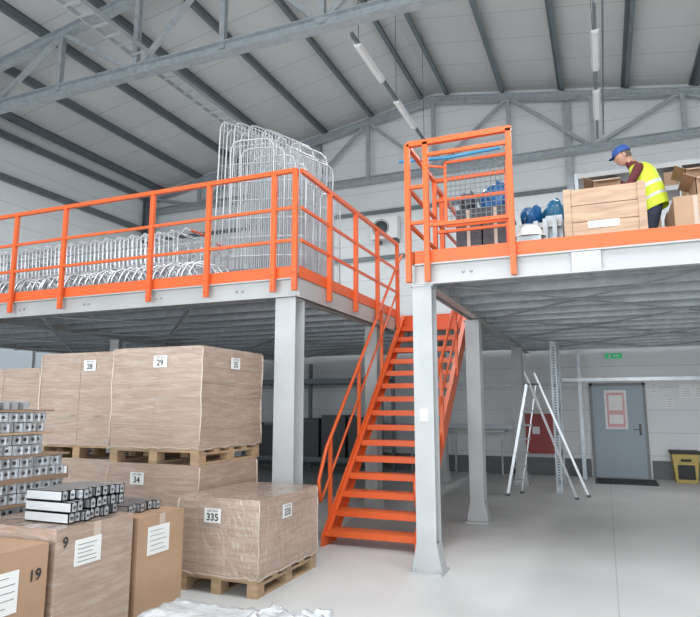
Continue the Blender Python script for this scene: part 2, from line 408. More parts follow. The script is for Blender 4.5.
e=B('fire_hose_cabinet',[RED,WHITE,DARK]); e.box(-1.98,-1.13,YB-0.2,YW,0.5,1.42,0); e.box(-1.93,-1.18,YB-0.215,YB-0.2,0.55,1.37,0); e.box(-1.62,-1.45,YB-0.22,YB-0.215,0.95,1.12,1); e.box(-1.26,-1.22,YB-0.235,YB-0.215,0.9,1.0,2); e.build(bevel=0.008)
e=B('door_mat',[BLACK]); e.box(-0.28,0.92,14.2,15.15,0,0.02); 
for i in range(16): e.box(-0.24,0.88,14.24+i*0.055,14.27+i*0.055,0.02,0.026)
e.build()
e=B('waste_bin',[YELL,BLACK]); 
e.hexa([(1.3,14.9,0),(1.7,14.9,0),(1.7,15.3,0),(1.3,15.3,0),(1.24,14.86,0.6),(1.76,14.86,0.6),(1.76,15.36,0.6),(1.24,15.36,0.6)],0); e.box(1.22,1.78,14.84,15.38,0.6,0.66,1); e.box(1.4,1.6,14.83,14.88,0.45,0.5,1); e.box(1.34,1.66,14.87,14.9,0.08,0.38,1); e.build(bevel=0.01)
for (x,z,w,h) in ((0.96,1.88,0.16,0.22),(1.55,1.78,0.26,0.3),(1.84,1.78,0.2,0.3),(1.25,1.55,0.16,0.22)):
    e=B('wall_notice',[PAPER,DARK]); e.box(x,x+w,YB-0.012,YW,z,z+h,0)
    for k in range(4): e.box(x+0.03,x+w-0.03,YB-0.014,YB-0.012,z+0.04+k*0.05,z+0.046+k*0.05,1)
    e.build()
e=B('air_conditioner',[WHITE,DARK])
e.box(-5.6,-4.85,YB-0.35,YB-0.1,6.05,6.65,0); 
for r in (0.06,0.12,0.18,0.23):
    e.path([(-5.32+r*math.cos(t*math.pi/12),YB-0.36,6.35+r*math.sin(t*math.pi/12)) for t in range(24)],0.008,5,1,closed=True)
e.cyl((-5.32,YB-0.352,6.35),(0,1,0),0.2,0.01,24,1)
e.box(-5.5,-5.4,YB-0.3,YW,5.97,6.05,1); e.box(-5.0,-4.9,YB-0.3,YW,5.97,6.05,1)
e.build()
e=B('pallet_rack_frame',[GALV,DARK])
for y in (12.45,13.4):
    for dx in (-0.045,0.045): e.bar((-0.87+dx,y,0),(-0.87+dx,y,2.84),0.02,0.08)
    e.bar((-0.87,y+0.035,0),(-0.87,y+0.035,2.84),0.09,0.012); e.box(-0.95,-0.79,y-0.07,y+0.07,0,0.01)
z=0.2;k=0
while z<2.4:
    a,c=(12.45,13.4) if k%2==0 else (13.4,12.45)
    e.bar((-0.87,a,z),(-0.87,c,z+0.45),0.03,0.03); z+=0.45;k+=1
for i in range(52): 
    e.box(-0.89,-0.85,12.47,12.478,0.15+i*0.05,0.17+i*0.05,1)
e.bar((-0.87,14.0,2.15),(6,14.0,2.15),0.05,0.07); e.bar((-0.50,14.95,0),(-0.50,14.95,2.84),0.08,0.08); e.bar((-0.87,13.4,2.15),(-0.87,14.0,2.15),0.05,0.05)
e.bar((6,14,0),(6,14,2.2),0.08,0.08)
e.build()
e=B('step_ladder',[CHROME,DARK])
def lofs(s,k=1.0): return V((0.10*s*k,0.20*s*k,0))
for s in (-1,1):
    e.bar(V((-1.62,11.9,0.02))+lofs(s),V((-1.25,11.95,2.0))+lofs(s,0.7),0.02,0.05); e.bar(V((-0.45,11.85,0.02))+lofs(s,0.9),V((-1.27,11.95,2.22))+lofs(s,0.7),0.018,0.04)
    p=V((-1.62,11.9,0))+lofs(s); e.box(p.x-0.035,p.x+0.035,p.y-0.03,p.y+0.03,0,0.04,1); p=V((-0.45,11.85,0))+lofs(s,0.9); e.box(p.x-0.035,p.x+0.035,p.y-0.03,p.y+0.03,0,0.04,1)
for i in range(7):
    t=(i+1)/8; c=V((-1.62+t*0.37,11.9+0.05*t,2.0*t)); e.bar(c+lofs(-1,1-0.3*t),c+lofs(1,1-0.3*t),0.08,0.025)
e.bar(V((-1.25,11.95,2.0))+lofs(-0.7),V((-1.25,11.95,2.0))+lofs(0.7),0.12,0.03,1)
e.build()
e=B('wall_shelf',[GALV,BEAM])
e.box(-4.6,-2.2,15.0,15.33,0.98,1.03,1)
for x in (-4.5,-3.4,-2.3): e.bar((x,15.05,0),(x,15.05,0.98),0.04,0.04,0)
e.build()
e=B('storage_rack',[GALVD,DARK])
for x in (-9.5,-7.2,-4.9):
    for y in (13.9,14.8): e.bar((x,y,0),(x,y,2.7),0.08,0.08,0)
for z in (0.3,2.2):
    for y in (13.9,14.8): e.bar((-9.5,y,z),(-4.9,y,z),0.04,0.1,0)
    e.box(-9.5,-4.9,13.9,14.8,z+0.05,z+0.07,0)
x=-9.3
while x<-5.6:
    w=0.6+random.random()*0.5; e.box(x,x+w,14.0,14.7,0.37,0.37+0.7+random.random()*0.6,1); x+=w+0.08
e.build()

# ---------------------------------------------------------------- pallets & loads
def pallet(b,x0,x1,y0,y1,z0,m):
    for i in range(5):
        w=(y1-y0-0.1*5)/4; y=y0+i*(0.1+w); b.box(x0,x1,y,y+0.1,z0+0.115,z0+0.14,m)
    for i in range(3):
        x=x0+i*((x1-x0-0.1)/2)
        b.box(x,x+0.1,y0,y1,z0+0.09,z0+0.115,m); b.box(x,x+0.1,y0,y1,z0,z0+0.02,m)
        for j in range(3):
            y=y0+j*((y1-y0-0.12)/2); b.box(x,x+0.1,y,y+0.12,z0+0.02,z0+0.09,m)
def load(x0,x1,y0,y1,z0,z1,label=None,side_label=None,nx=2,ny=2,nz=2,dx=0.35,sx=0.5,m=CARD):
    b=B('wrapped_carton_pallet',[m,WOOD,PAPER,TAPE,INK])
    pallet(b,x0+0.01,x1-0.01,y0+0.01,y1-0.01,z0,1)
    zb=z0+0.14; g=0.002
    hx=(x1-x0)/nx;hy=(y1-y0)/ny;hz=(z1-zb)/nz
    for i in range(nx):
        for j in range(ny):
            for k in range(nz):
                jt=random.uniform(-0.003,0.003); jx=random.uniform(-0.003,0.003)
                b.box(x0+i*hx+g+jx,x0+(i+1)*hx-g+jx,y0+j*hy+g+jt,y0+(j+1)*hy-g+jt,zb+k*hz,zb+(k+1)*hz-g*0.5,0)
    for (x,y) in ((x0,y0),(x1,y0),(x1,y1)):
        b.path([(x+random.uniform(-.006,.006),y+random.uniform(-.006,.006),zb+0.02+k*(z1-zb-0.04)/8) for k in range(9)],0.008,6,3)
    for k in range(5):
        za=zb+0.05+random.random()*(z1-zb-0.1); zc=max(zb+0.02,min(z1-0.02,za+random.uniform(-.06,.06)))
        b.bar((x0,y0-0.004,za),(x1,y0-0.004,zc),0.003,0.005,3)
        b.bar((x1+0.004,y0,zc),(x1+0.004,y1,za),0.003,0.005,3,(0,0,1))
    for (p,q) in (((x0,y0-0.006),(x1,y0-0.006)),((x1+0.006,y0),(x1+0.006,y1))):
        pts=[]
        for k in range(15):
            t=k/14; pts.append((p[0]+(q[0]-p[0])*t,p[1]+(q[1]-p[1])*t,zb+0.015+random.uniform(-.012,.012)))
        b.path(pts,0.008,5,3)
    lw,lh=0.17,0.12
    zl=z1-0.15
    if label:
        xc=x0+dx*(x1-x0)
        b.box(xc-lw/2,xc+lw/2,y0-0.014,y0-0.008,zl-lh/2,zl+lh/2,2)
    if side_label:
        yc=y0+sx*(y1-y0)
        b.box(x1+0.008,x1+0.014,yc-lw/2,yc+lw/2,zl-lh/2,zl+lh/2,2)
    ob=b.build()
    bpy.context.view_layer.update()
    if label: text('label_number',label,(xc,y0-0.016,zl-0.015),0.085,'-Y',ob); text('label_code','LOT 2214',(xc,y0-0.016,zl+0.04),0.025,'-Y',ob)
    if side_label: text('side_label_number',side_label,(x1+0.016,yc,zl-0.015),0.085,'+X',ob); text('side_label_code','LOT 2214',(x1+0.016,yc,zl+0.04),0.025,'+X',ob)
    return ob
load(-4.80,-3.66,5.09,6.17,0,1.03,'34',None)
load(-4.80,-3.67,5.09,6.25,1.03,2.2,'29','35',sx=0.5,dx=0.55)
load(-6.07,-4.87,5.3,6.0,0,1.03,'36',None,dx=0.35)
load(-6.07,-4.87,5.3,6.0,1.03,2.2,'28',None,dx=0.62)
load(-7.4,-6.2,5.4,6.0,0,0.95,'31',None)
load(-7.4,-6.2,5.4,6.0,0.95,2.05,'27',None)
load(-3.62,-2.78,4.74,5.9,0,0.80,'335','335',dx=0.45,sx=0.42,nz=1,nx=1,ny=1,m=CARD3)
def cloth(name,x0,x1,y0,y1,z,amp,m,n=26,drop=0.0):
    b=B(name,[m]); vs=[];fs=[]
    for j in range(n+1):
        for i in range(n+1):
            u=i/n;v=j/n
            ed=min(u,1-u,v,1-v)
            zz=z+abs(math.sin(7*u+3*v*v)+math.sin(11*v-4*u))*amp*0.3+random.random()*amp
            x=x0+(x1-x0)*u+(random.random()-.5)*amp*0.5; y=y0+(y1-y0)*v+(random.random()-.5)*amp*.5
            if ed<0.001: zz=z-drop
            vs.append((x,y,zz))
    for j in range(n):
        for i in range(n):
            a=j*(n+1)+i; fs.append((a,a+1,a+n+2,a+n+1))
    b.add(vs,fs,0,True); return b

def carton(x0,x1,y0,y1,z0,z1,lab=None,body=None,name='cardboard_box',m=CARD2):
    b=B(name,[m,PAPER,INK,CARDD,TAPE])
    b.box(x0,x1,y0,y1,z0,z1,0)
    b.box(x1-0.001,x1+0.003,(y0+y1)/2-0.03,(y0+y1)/2+0.03,z1-0.12,z1,4)
    b.box(x0,x1,(y0+y1)/2-0.003,(y0+y1)/2+0.003,z1,z1+0.002,3)
    if lab:
        ya,yb,za,zb=lab
        b.box(x1+0.002,x1+0.007,ya,yb,za,zb,1)
        n=5
        for k in range(n):
            zz=zb-0.03-k*(zb-za-0.03)/n
            b.box(x1+0.007,x1+0.009,ya+0.02,yb-0.02-random.random()*0.06,zz-0.003,zz,2)
    ob=b.build(bevel=0.004); bpy.context.view_layer.update()
    if body: text('marking',body[0],(x1+0.006,body[1],body[2]),0.09,'+X',ob)
    return ob
carton(-3.9,-3.15,1.9,2.90,0,0.79,lab=(2.50,2.70,0.45,0.68),body=('19',2.81,0.62))
carton(-3.9,-3.15,2.95,3.62,0,0.85,lab=(3.10,3.32,0.60,0.76),body=('9',3.02,0.76),m=CARD)
carton(-3.85,-3.15,3.68,4.2,0,0.80,lab=(3.78,4.02,0.52,0.72))
def profile_end(b,x,y,z,w,h,m,l=0.5):
    t=0.007
    b.box(x-l,x,y,y+w,z,z+t,m); b.box(x-l,x,y,y+w,z+h-t,z+h,m); b.box(x-l,x,y,y+t,z+t,z+h-t,m); b.box(x-l,x,y+w-t,y+w,z+t,z+h-t,m)
    b.box(x-0.02,x-0.012,y+t,y+w-t,z+t,z+h-t,m)
    b.cyl((x-0.010,y+w/2,z+h/2),(1,0,0),0.013,0.006,8,1)
b=B('metal_profile_stack',[CHROME,DARK,CARDD,WOOD])
pallet(b,-5.2,-4.1,2.6,3.82,0,3)
b.box(-5.15,-4.12,2.62,3.8,0.14,0.72,2)
z=0.72
for L in range(5):
    y=2.6
    e0=3.62 if L>2 else 3.80
    while y<e0:
        for q in range(2):
            profile_end(b,-4.05+random.uniform(-.03,.03),y,z+q*0.075,0.062,0.07,0,0.9)
        y+=0.068
    z+=0.152
    b.box(-5.1,-4.0,2.6,e0+0.02,z,z+(0.03 if L==1 else 0.014),2 if L!=3 else 3); z+=0.03 if L==1 else 0.016
# loose top row tipped on the stack
y=2.7
while y<3.5:
    b.bar((-5.0,y,z+0.03),(-4.02+random.uniform(-.05,.05),y,z+0.03),0.05,0.06,0); y+=0.09
b.build()
def profiles_on(x0,x1,y0,y1,z,rows=2,name='galvanised_profiles'):
    b=B(name,[CHROME,DARK])
    y=y0
    while y<y1-0.05:
        for q in range(rows):
            h=0.065; s=random.uniform(-.05,.05)
            xx=x1+s; zz=z+q*0.068
            b.box(x0,xx,y,y+0.006,zz,zz+h,0); b.box(x0,xx,y,y+0.05,zz,zz+0.006,0); b.box(x0,xx,y+0.044,y+0.05,zz,zz+h,0)
            b.box(x0,xx,y,y+0.018,zz+h-0.006,zz+h,0); b.box(x0,xx,y+0.032,y+0.05,zz+h-0.006,zz+h,0)
            b.box(xx-0.006,xx,y,y+0.05,zz,zz+h,0); b.cyl((xx+0.001,y+0.025,zz+0.033),(1,0,0),0.010,0.004,8,1)
            for k in range(4): b.cyl((xx-0.03-k*0.08,y+0.05,zz+0.035),(0,1,0),0.011,0.004,8,1)
        y+=0.062
    return b.build()
profiles_on(-3.6,-3.24,3.10,3.6,0.853,3); profiles_on(-3.7,-3.3,3.74,4.12,0.803,1)
b=B('plastic_wrapped_pallet',[FILM,WOOD])
pallet(b,-2.62,-1.66,2.5,3.42,0,1)
b.box(-2.6,-1.68,2.52,3.40,0.14,0.37,0)
c=cloth('x',-2.64,-1.62,2.48,3.47,0.375,0.018,FILM,24,drop=0.2)
b.add(c.v,c.f,0,True)
c=cloth('x',-1.98,-1.5,3.15,3.52,0.37,0.05,FILM,12,drop=0.14); b.add(c.v,c.f,0,True)
b.build()

# ---------------------------------------------------------------- carts on left deck
b=B('nested_shopping_carts',[WIRE,REDH,BLACK])
def cart(b,x,y):
    zf=DZ
    bk=[(x,y-0.27,3.50),(x,y+0.27,3.50),(x,y+0.29,3.94),(x,y-0.29,3.94)]
    fr=[(x-0.8,y-0.19,3.60),(x-0.8,y+0.19,3.60),(x-0.8,y+0.21,3.90),(x-0.8,y-0.21,3.90)]
    r=0.006
    for q in (bk,fr): b.path(q,r*1.3,4,0,closed=True)
    for i in (0,1,2,3): b.path([bk[i],fr[i]],0.010,4,0)
    def lp(a,c,t): return tuple(a[k]+(c[k]-a[k])*t for k in range(3))
    for t in (0.33,0.66):
        b.path([lp(bk[0],bk[3],t),lp(fr[0],fr[3],t)],0.006,3,0,caps=False)
    for k in range(1,9):
        t=k/9
        b.path([lp(bk[0],fr[0],t),lp(bk[3],fr[3],t)],0.0055,3,0,caps=False)
        b.path([lp(bk[0],fr[0],t),lp(bk[1],fr[1],t)],0.004,3,0,caps=False)
    b.path([(x+0.1,y-0.27,3.97),(x+0.1,y+0.27,3.97)],0.013,6,0)
    for s in (-1,1):
        b.path([(x+0.1,y+s*0.27,3.97),(x-0.02,y+s*0.27,3.88),(x-0.03,y+s*0.25,3.5),(x+0.03,y+s*0.25,3.32),(x-0.1,y+s*0.24,3.24),(x-0.7,y+s*0.17,3.25),(x-0.78,y+s*0.17,3.3)],0.014,5,0)
        for xx,yy in ((x-0.05,0.24),(x-0.7,0.17)):
            b.cyl((xx,y+s*yy,zf+0.055),(0,1,0),0.055,0.03,10,2); b.bar((xx,y+s*yy,zf+0.05),(xx,y+s*yy,3.25),0.02,0.035,0)
for row,(yy,x1,n) in enumerate(((6.85,-5.2,19),(7.6,-5.3,16))):
    x=x1
    for i in range(n): cart(b,x,yy); x-=0.23
    for s in (-1,1): b.path([(x1+0.1,yy-0.16*s,3.975),(x1+0.1,yy+0.0,3.978)],0.02,6,1)
b.build()
b=B('bent_tube_frames',[CHROME])
x=-8.6
while x<-4.7:
    for k in range(2):
        y=6.30+0.1*k+random.uniform(-.02,.02); zz=DZ+0.02; w=0.42+random.uniform(-.05,.05)
        j=random.uniform(-.03,.03)
        b.path([(x+j,y,zz),(x+0.03+j,y,zz+0.16),(x+0.09+j,y+0.01,zz+0.25),(x+0.18+j,y+0.02,zz+0.28),(x+w,y+0.03,zz+0.20),(x+w+0.07,y+0.03,zz+0.1),(x+w+0.09,y+0.03,zz)],0.016,6,0)
    x+=0.115
b.build()
# tall wire panels
b=B('wire_grid_panels',[WIRE])
def wpanel(b,cx,cy,w,h,ang,lean=0.0):
    c,s=math.cos(ang),math.sin(ang)
    def P(u,v): return (cx+u*c+v*lean*s, cy+u*s-v*lean*c, DZ+0.02+v)
    R=0.12
    pts=[P(-w/2,0),P(-w/2,h-R),P(-w/2+R*0.3,h-R*0.3),P(-w/2+R,h),P(w/2-R,h),P(w/2-R*0.3,h-R*0.3),P(w/2,h-R),P(w/2,0)]
    b.path(pts,0.011,6); b.path([P(-w/2,0.02),P(w/2,0.02)],0.011,6)
    n=int(w/0.06)
    for i in range(1,n): b.path([P(-w/2+i*w/n,0.02),P(-w/2+i*w/n,h)],0.0045,4,caps=False)
    k=0.2
    while k<h-0.05: b.path([P(-w/2,k),P(w/2,k)],0.0055,4,caps=False); k+=0.26
for i in range(12):
    t=i/11
    wpanel(b,-4.68+0.09*i,7.15+0.04*i,0.72,2.42-0.36*t*t-0.12*(i%2),math.radians(70),0.03)
for i in range(4): wpanel(b,-4.30+0.14*i,6.95+0.05*i,0.62,2.1-0.12*i,math.radians(12),0.02)
for i in range(3): wpanel(b,-3.58+0.05*i,7.5+0.12*i,0.5,1.6-0.08*i,math.radians(80),0.0)
b.build()

# ---------------------------------------------------------------- goods on right deck
b=B('wooden_crate',[WOODL,PAPER,WOOD,INK])
pallet(b,-0.28,0.50,6.4,7.3,DZ,2)
z=DZ+0.14
for k in range(3):
    za=z+k*0.175; b.box(-0.27,0.49,6.42,6.44,za,za+0.168,0); b.box(-0.27,0.49,7.26,7.28,za,za+0.168,0)
    b.box(-0.27,-0.25,6.44,7.26,za,za+0.168,0); b.box(0.47,0.49,6.44,7.26,za,za+0.168,0)
for x in (-0.27,0.42): b.box(x,x+0.07,6.40,6.42,z,z+0.525,0)
b.box(-0.25,0.47,6.44,7.26,z+0.49,z+0.51,0)
b.box(-0.05,0.24,6.412,6.419,z+0.10,z+0.17,1)
b.build()
def bag(name,c,r,m,parent=None,seed=0,lump=1.0):
    rnd=random.Random(seed); b=B(name,[m]); vs=[];fs=[];n,k=16,28
    ph=[rnd.random()*6 for _ in range(6)]
    for j in range(n+1):
        th=math.pi*j/n
        for i in range(k):
            a=2*math.pi*i/k
            w=1+lump*(0.09*math.sin(3*a+ph[0]+th*2)+0.07*math.sin(5*a+ph[1])*math.sin(th*3+ph[2])+0.05*math.sin(9*a+ph[3]+3*th)*math.sin(4*th+ph[4]))
            st=math.sin(th)**0.6 if 0<j<n else 0.0
            x=c[0]+r[0]*st*math.cos(a)*w; y=c[1]+r[1]*st*math.sin(a)*w
            top=(1+0.22*lump*math.sin(2*a+ph[5])*st) if j<n/2 else 1
            zz=c[2]+r[2]*math.cos(th)*top
            vs.append((x,y,zz))
    for j in range(n):
        for i in range(k):
            fs.append((j*k+i,(j+1)*k+i,(j+1)*k+(i+1)%k,j*k+(i+1)%k))
    b.add(vs,fs,0,True); return b
def tagbag(name,c,r,m,seed,lump=1.4):
    b=bag(name,c,r,m,seed=seed,lump=lump); b.path([(c[0],c[1],c[2]+r[2]*0.95),(c[0]+0.02,c[1],c[2]+r[2]*1.1),(c[0]+0.05,c[1],c[2]+r[2]*1.25)],0.02,8,0,radii=[0.05,0.018,0.045]); return b.build()
def goods(x0,x1,y0,y1,z1,m=CARD2):
    b=B('stacked_cartons',[m,WOOD,TAPE]); pallet(b,x0,x1,y0,y1,DZ,1)
    zb=DZ+0.14; nz=max(1,int(round((z1-zb)/0.3))); hz=(z1-zb)/nz
    for k in range(nz):
        for i in range(2):
            hx=(x1-x0)/2; b.box(x0+i*hx+0.01,x0+(i+1)*hx-0.01,y0+0.01,y1-0.01,zb+k*hz+0.003,zb+(k+1)*hz-0.003,0); b.box(x0+i*hx+hx/2-0.02,x0+i*hx+hx/2+0.02,y0+0.006,y0+0.01,zb+k*hz+0.01,zb+(k+1)*hz-0.01,2)
    return b.build()
goods(-1.62,-0.95,7.45,8.3,4.05,TEAL2)
goods(-0.90,-0.12,7.75,8.5,3.86,CARD2)
tagbag('blue_plastic_bag',(-1.16,7.85,4.25),(0.19,0.2,0.2),BLUE,1)
tagbag('dark_plastic_bag',(-1.5,7.8,4.2),(0.11,0.2,0.15),TEAL2,3)
b=bag('blue_plastic_bag',(-0.73,8.1,4.02),(0.14,0.2,0.16),BLUE,seed=12,lump=1.5); b.build()
tagbag('blue_plastic_bag',(-0.45,8.1,4.03),(0.15,0.2,0.17),TEAL,2)
b=bag('white_sack',(-4.75,8.6,3.75),(0.32,0.25,0.6),BAGW,seed=5); b.path([(-4.75,8.6,4.3),(-4.7,8.6,4.42),(-4.62,8.6,4.5)],0.05,6,0,radii=[0.12,0.05,0.09]); b.build()
b=B('steel_shelf_parts',[BEAM,GALV])
for i in range(5):
    b.bar((-0.80+i*0.1,7.0,DZ),(-0.80+i*0.1,7.0,DZ+0.5+0.02*i),0.05,0.04,1)
for z in (DZ+0.1,DZ+0.3,DZ+0.5): b.bar((-0.85,7.05,z),(-0.33,7.05,z),0.04,0.06,i%2)
b.box(-0.5,-0.32,7.1,7.4,DZ,DZ+0.62,1)
b.build()
b=B('white_hard_hat',[WHITE,GALV]); vs=[];fs=[];k=20
cx,cy,cz=-0.62,6.45,DZ+0.01
prof=[(0.145,0.0),(0.14,0.01),(0.115,0.02),(0.112,0.06),(0.09,0.10),(0.055,0.125),(0.001,0.135)]
for r,z in prof:
    for i in range(k):
        a=2*math.pi*i/k; vs.append((cx+r*math.cos(a)*1.15,cy+r*math.sin(a),cz+z+0.2))
for j in range(len(prof)-1):
    for i in range(k): fs.append((j*k+i,j*k+(i+1)%k,(j+1)*k+(i+1)%k,(j+1)*k+i))
b.add(vs,fs,0,True); b.box(cx-0.12,cx+0.12,cy-0.1,cy+0.1,DZ+0.002,cz+0.2,1); b.build()
def openbox(x0,x1,y0,y1,z0,z1):
    b=B('cardboard_box',[CARD2,CARDD]); t=0.008
    b.box(x0,x1,y0,y0+t,z0,z1); b.box(x0,x1,y1-t,y1,z0,z1); b.box(x0,x0+t,y0,y1,z0,z1); b.box(x1-t,x1,y0,y1,z0,z1); b.box(x0,x1,y0,y1,z0,z0+t)
    b.hexa([(x0,y0-0.01,z1-0.005),(x1,y0-0.01,z1-0.005),(x1,y0,z1),(x0,y0,z1),(x0+.01,y0-0.12,z1-0.06),(x1-.01,y0-0.12,z1-0.06),(x1-.01,y0-0.11,z1-0.052),(x0+.01,y0-0.11,z1-0.052)])
    b.hexa([(x0-0.1,y0,z1+0.05),(x0-0.09,y0,z1+0.05),(x0-0.09,y1,z1+0.05),(x0-0.1,y1,z1+0.05),(x0-0.0,y0,z1),(x0+0.008,y0,z1),(x0+0.008,y1,z1),(x0,y1,z1)])
    return b.build()
goods(-0.02,0.36,7.5,8.1,4.05,CARD2)
openbox(0.02,0.33,7.52,7.95,4.055,4.24)
goods(0.95,1.7,7.3,8.0,3.9,CARD2)
goods(0.72,1.5,6.45,7.2,3.60,CARD2)
openbox(0.97,1.28,7.35,7.8,3.905,4.18); openbox(1.33,1.65,7.35,7.8,3.905,4.12)
openbox(0.95,1.35,6.6,7.1,3.605,3.82)
b=B('metal_shelving',[BEAM,GALV,CARD2])
for x in (-0.2,1.2,2.6,4.0):
    for y in (9.6,10.2): b.bar((x,y,DZ),(x,y,5.1),0.05,0.05,1)
for z in (3.5,4.1,4.7,5.05):
    b.box(-0.2,4.0,9.6,10.2,z,z+0.03,0); b.bar((-0.2,9.58,z),(4.0,9.58,z),0.02,0.07,0)
x=-0.1
while x<3.5:
    w=0.3+random.random()*0.3; h=0.2+random.random()*0.25
    for z in (3.53,4.13,4.73):
        if random.random()<0.75 and not(z>4.7 and h>0.3): b.box(x,x+w,9.68,10.1,z,z+h,2)
    x+=w+0.08
b.build()

# ---------------------------------------------------------------- worker
WX=-0.11
W=empty('warehouse_worker',(0.7+WX,7.78,DZ))
SKIN=mat('skin',(0.50,0.28,0.20),0.5); VEST=mat('hi_vis_yellow',(0.60,0.72,0.04),0.6,emit=(0.6,0.8,0.0),estr=0.06); STRIPE=mat('reflective_stripe',(0.6,0.62,0.62),0.35)
SLEEVE=mat('dark_red_sleeve',(0.13,0.025,0.03),0.8); TROUS=mat('navy_trousers',(0.03,0.04,0.07),0.8); CAP=mat('blue_cap',(0.03,0.09,0.32),0.7); HAIR=mat('grey_hair',(0.12,0.09,0.07),0.9); EYEW=mat('eye_white',(0.8,0.8,0.78),0.3); LIP=mat('lips',(0.36,0.14,0.11),0.5)
def skin_obj(name,verts,edges,radii,root,matfn,mats,levels=2):
    me=bpy.data.meshes.new(name+'_base'); me.from_pydata([tuple(v) for v in verts],edges,[])
    ob=bpy.data.objects.new(name,me); scene.collection.objects.link(ob)
    md=ob.modifiers.new('skin','SKIN')
    for i,r in enumerate(radii):
        rr=r if isinstance(r,tuple) else (r,r)
        me.skin_vertices[0].data[i].radius=rr
        me.skin_vertices[0].data[i].use_root=(i==root)
    md.use_smooth_shade=True
    sd=ob.modifiers.new('sub','SUBSURF'); sd.levels=levels; sd.render_levels=levels
    bpy.context.view_layer.update()
    dg=bpy.context.evaluated_depsgraph_get(); m2=bpy.data.meshes.new_from_object(ob.evaluated_get(dg))
    ob.modifiers.clear(); ob.data=m2
    m2.materials.clear()
    for m in mats: m2.materials.append(m)
    for p in m2.polygons: p.material_index=matfn(p.center); p.use_smooth=True
    ob.parent=W; ob.matrix_parent_inverse=W.matrix_world.inverted()
    return ob
Yc=7.78
vs=[(0.80+WX,Yc,3.99),(0.77+WX,Yc,4.12),(0.70+WX,Yc,4.28),(0.62+WX,Yc,4.42),(0.555+WX,Yc,4.49),(0.515+WX,Yc,4.57)]
ed=[(0,1),(1,2),(2,3),(3,4),(4,5)]; rd=[(0.125,0.105),(0.13,0.10),(0.15,0.11),(0.085,0.075),(0.055,0.058),(0.05,0.05)]
def addv(p,r,par): vs.append((p[0]+WX,p[1],p[2])); rd.append(r); ed.append((par,len(vs)-1)); return len(vs)-1
hands=[]
for s in (-1,1):
    cl=addv((0.66,Yc+s*0.10,4.38),0.075,2)
    sh=addv((0.645,Yc+s*0.185,4.365),0.062,cl); el=addv((0.52,Yc+s*0.22,4.13),0.045,sh)
    wr=addv((0.31,Yc+s*0.11,4.27 if s<0 else 4.29),0.030,el); hands.append((vs[wr],s))
    hp_=addv((0.79,Yc+s*0.09,3.93),0.098,0); md=addv((0.755,Yc+s*0.10,3.75),0.082,hp_); kn=addv((0.72,Yc+s*0.11,3.58),0.062,md); cf=addv((0.755,Yc+s*0.11,3.42),0.058,kn); an=addv((0.79,Yc+s*0.11,3.21),0.042,cf); to=addv((0.65,Yc+s*0.12,3.16),0.036,an)
def mf(c):
    if c.z<3.22: return 2
    if c.z<4.0: return 1
    if c.z>4.485: return 3
    return 0
skin_obj('body',vs,ed,rd,0,mf,[SLEEVE,TROUS,BLACK,SKIN])
b=B('vest',[VEST,STRIPE])
spine=[(0.805,3.88),(0.80,3.94),(0.795,4.00),(0.787,4.035),(0.78,4.08),(0.765,4.14),(0.752,4.18),(0.725,4.245),(0.70,4.31),(0.67,4.37),(0.64,4.415),(0.615,4.44)]
hw=[0.185,0.183,0.18,0.178,0.175,0.175,0.177,0.182,0.187,0.18,0.14,0.085]
hd=[0.15,0.148,0.143,0.14,0.137,0.136,0.137,0.14,0.14,0.125,0.10,0.075]
k=32;vs2=[]
for j,((x,z),w,d) in enumerate(zip(spine,hw,hd)):
    for i in range(k):
        a=2*math.pi*i/k
        u=math.copysign(abs(math.cos(a))**0.8,math.cos(a))*d; v=math.copysign(abs(math.sin(a))**0.8,math.sin(a))*w
        ru=1+0.02*math.sin(5*a+j)
        vs2.append((x+WX+u*0.93*ru,Yc+v*ru,z+u*0.35))
for j in range(len(spine)-1):
    mi=1 if j in (2,5) else 0
    b.add([vs2[q] for q in range(j*k,(j+2)*k)],[(i,(i+1)%k,k+(i+1)%k,k+i) for i in range(k)],mi,True)
b.build(W)
hc=V((0.49+WX,Yc,4.585)); 
HR=Matrix.Rotation(math.radians(-22),3,'Y')
b=B('head',[SKIN,HAIR,EYEW,INK,LIP])
n,k=36,48;vv=[]
def headpt(th,a):
    x=math.sin(th)*math.cos(a);y=math.sin(th)*math.sin(a);z=math.cos(th)
    px=x*0.098;py=y*0.076;pz=z*0.115
    if z<0: 
        py*=1-0.28*(-z)**1.3; px*=1-0.12*(-z)
        if x<0: px-=0.012*(-z)
    if x<-0.2:
        nose=math.exp(-((y/0.13)**2))*math.exp(-(((z+0.14)/0.15)**2)); px-=0.026*nose
        brow=math.exp(-(((z-0.18)/0.09)**2)); px-=0.005*brow
        eye=math.exp(-(((abs(y)-0.40)/0.16)**2))*math.exp(-(((z-0.02)/0.1)**2)); px+=0.008*eye
        lips=math.exp(-((y/0.28)**2))*math.exp(-(((z+0.5)/0.07)**2)); px-=0.004*lips
        chin=math.exp(-((y/0.3)**2))*math.exp(-(((z+0.8)/0.18)**2)); px-=0.012*chin
    return V((px,py,pz))
for j in range(n+1):
    for i in range(k): vv.append(hc+HR@headpt(math.pi*j/n,2*math.pi*i/k))
for j in range(n):
    for i in range(k):
        th=math.pi*(j+.5)/n;a=2*math.pi*(i+.5)/k
        x=math.sin(th)*math.cos(a);z=math.cos(th)
        hair=(x>0.1 and z>-0.4) or z>0.42 or (x>-0.15 and z>0.1)
        b.add([vv[j*k+i],vv[(j+1)*k+i],vv[(j+1)*k+(i+1)%k],vv[j*k+(i+1)%k]],[(0,1,2,3)],1 if hair else 0,True)
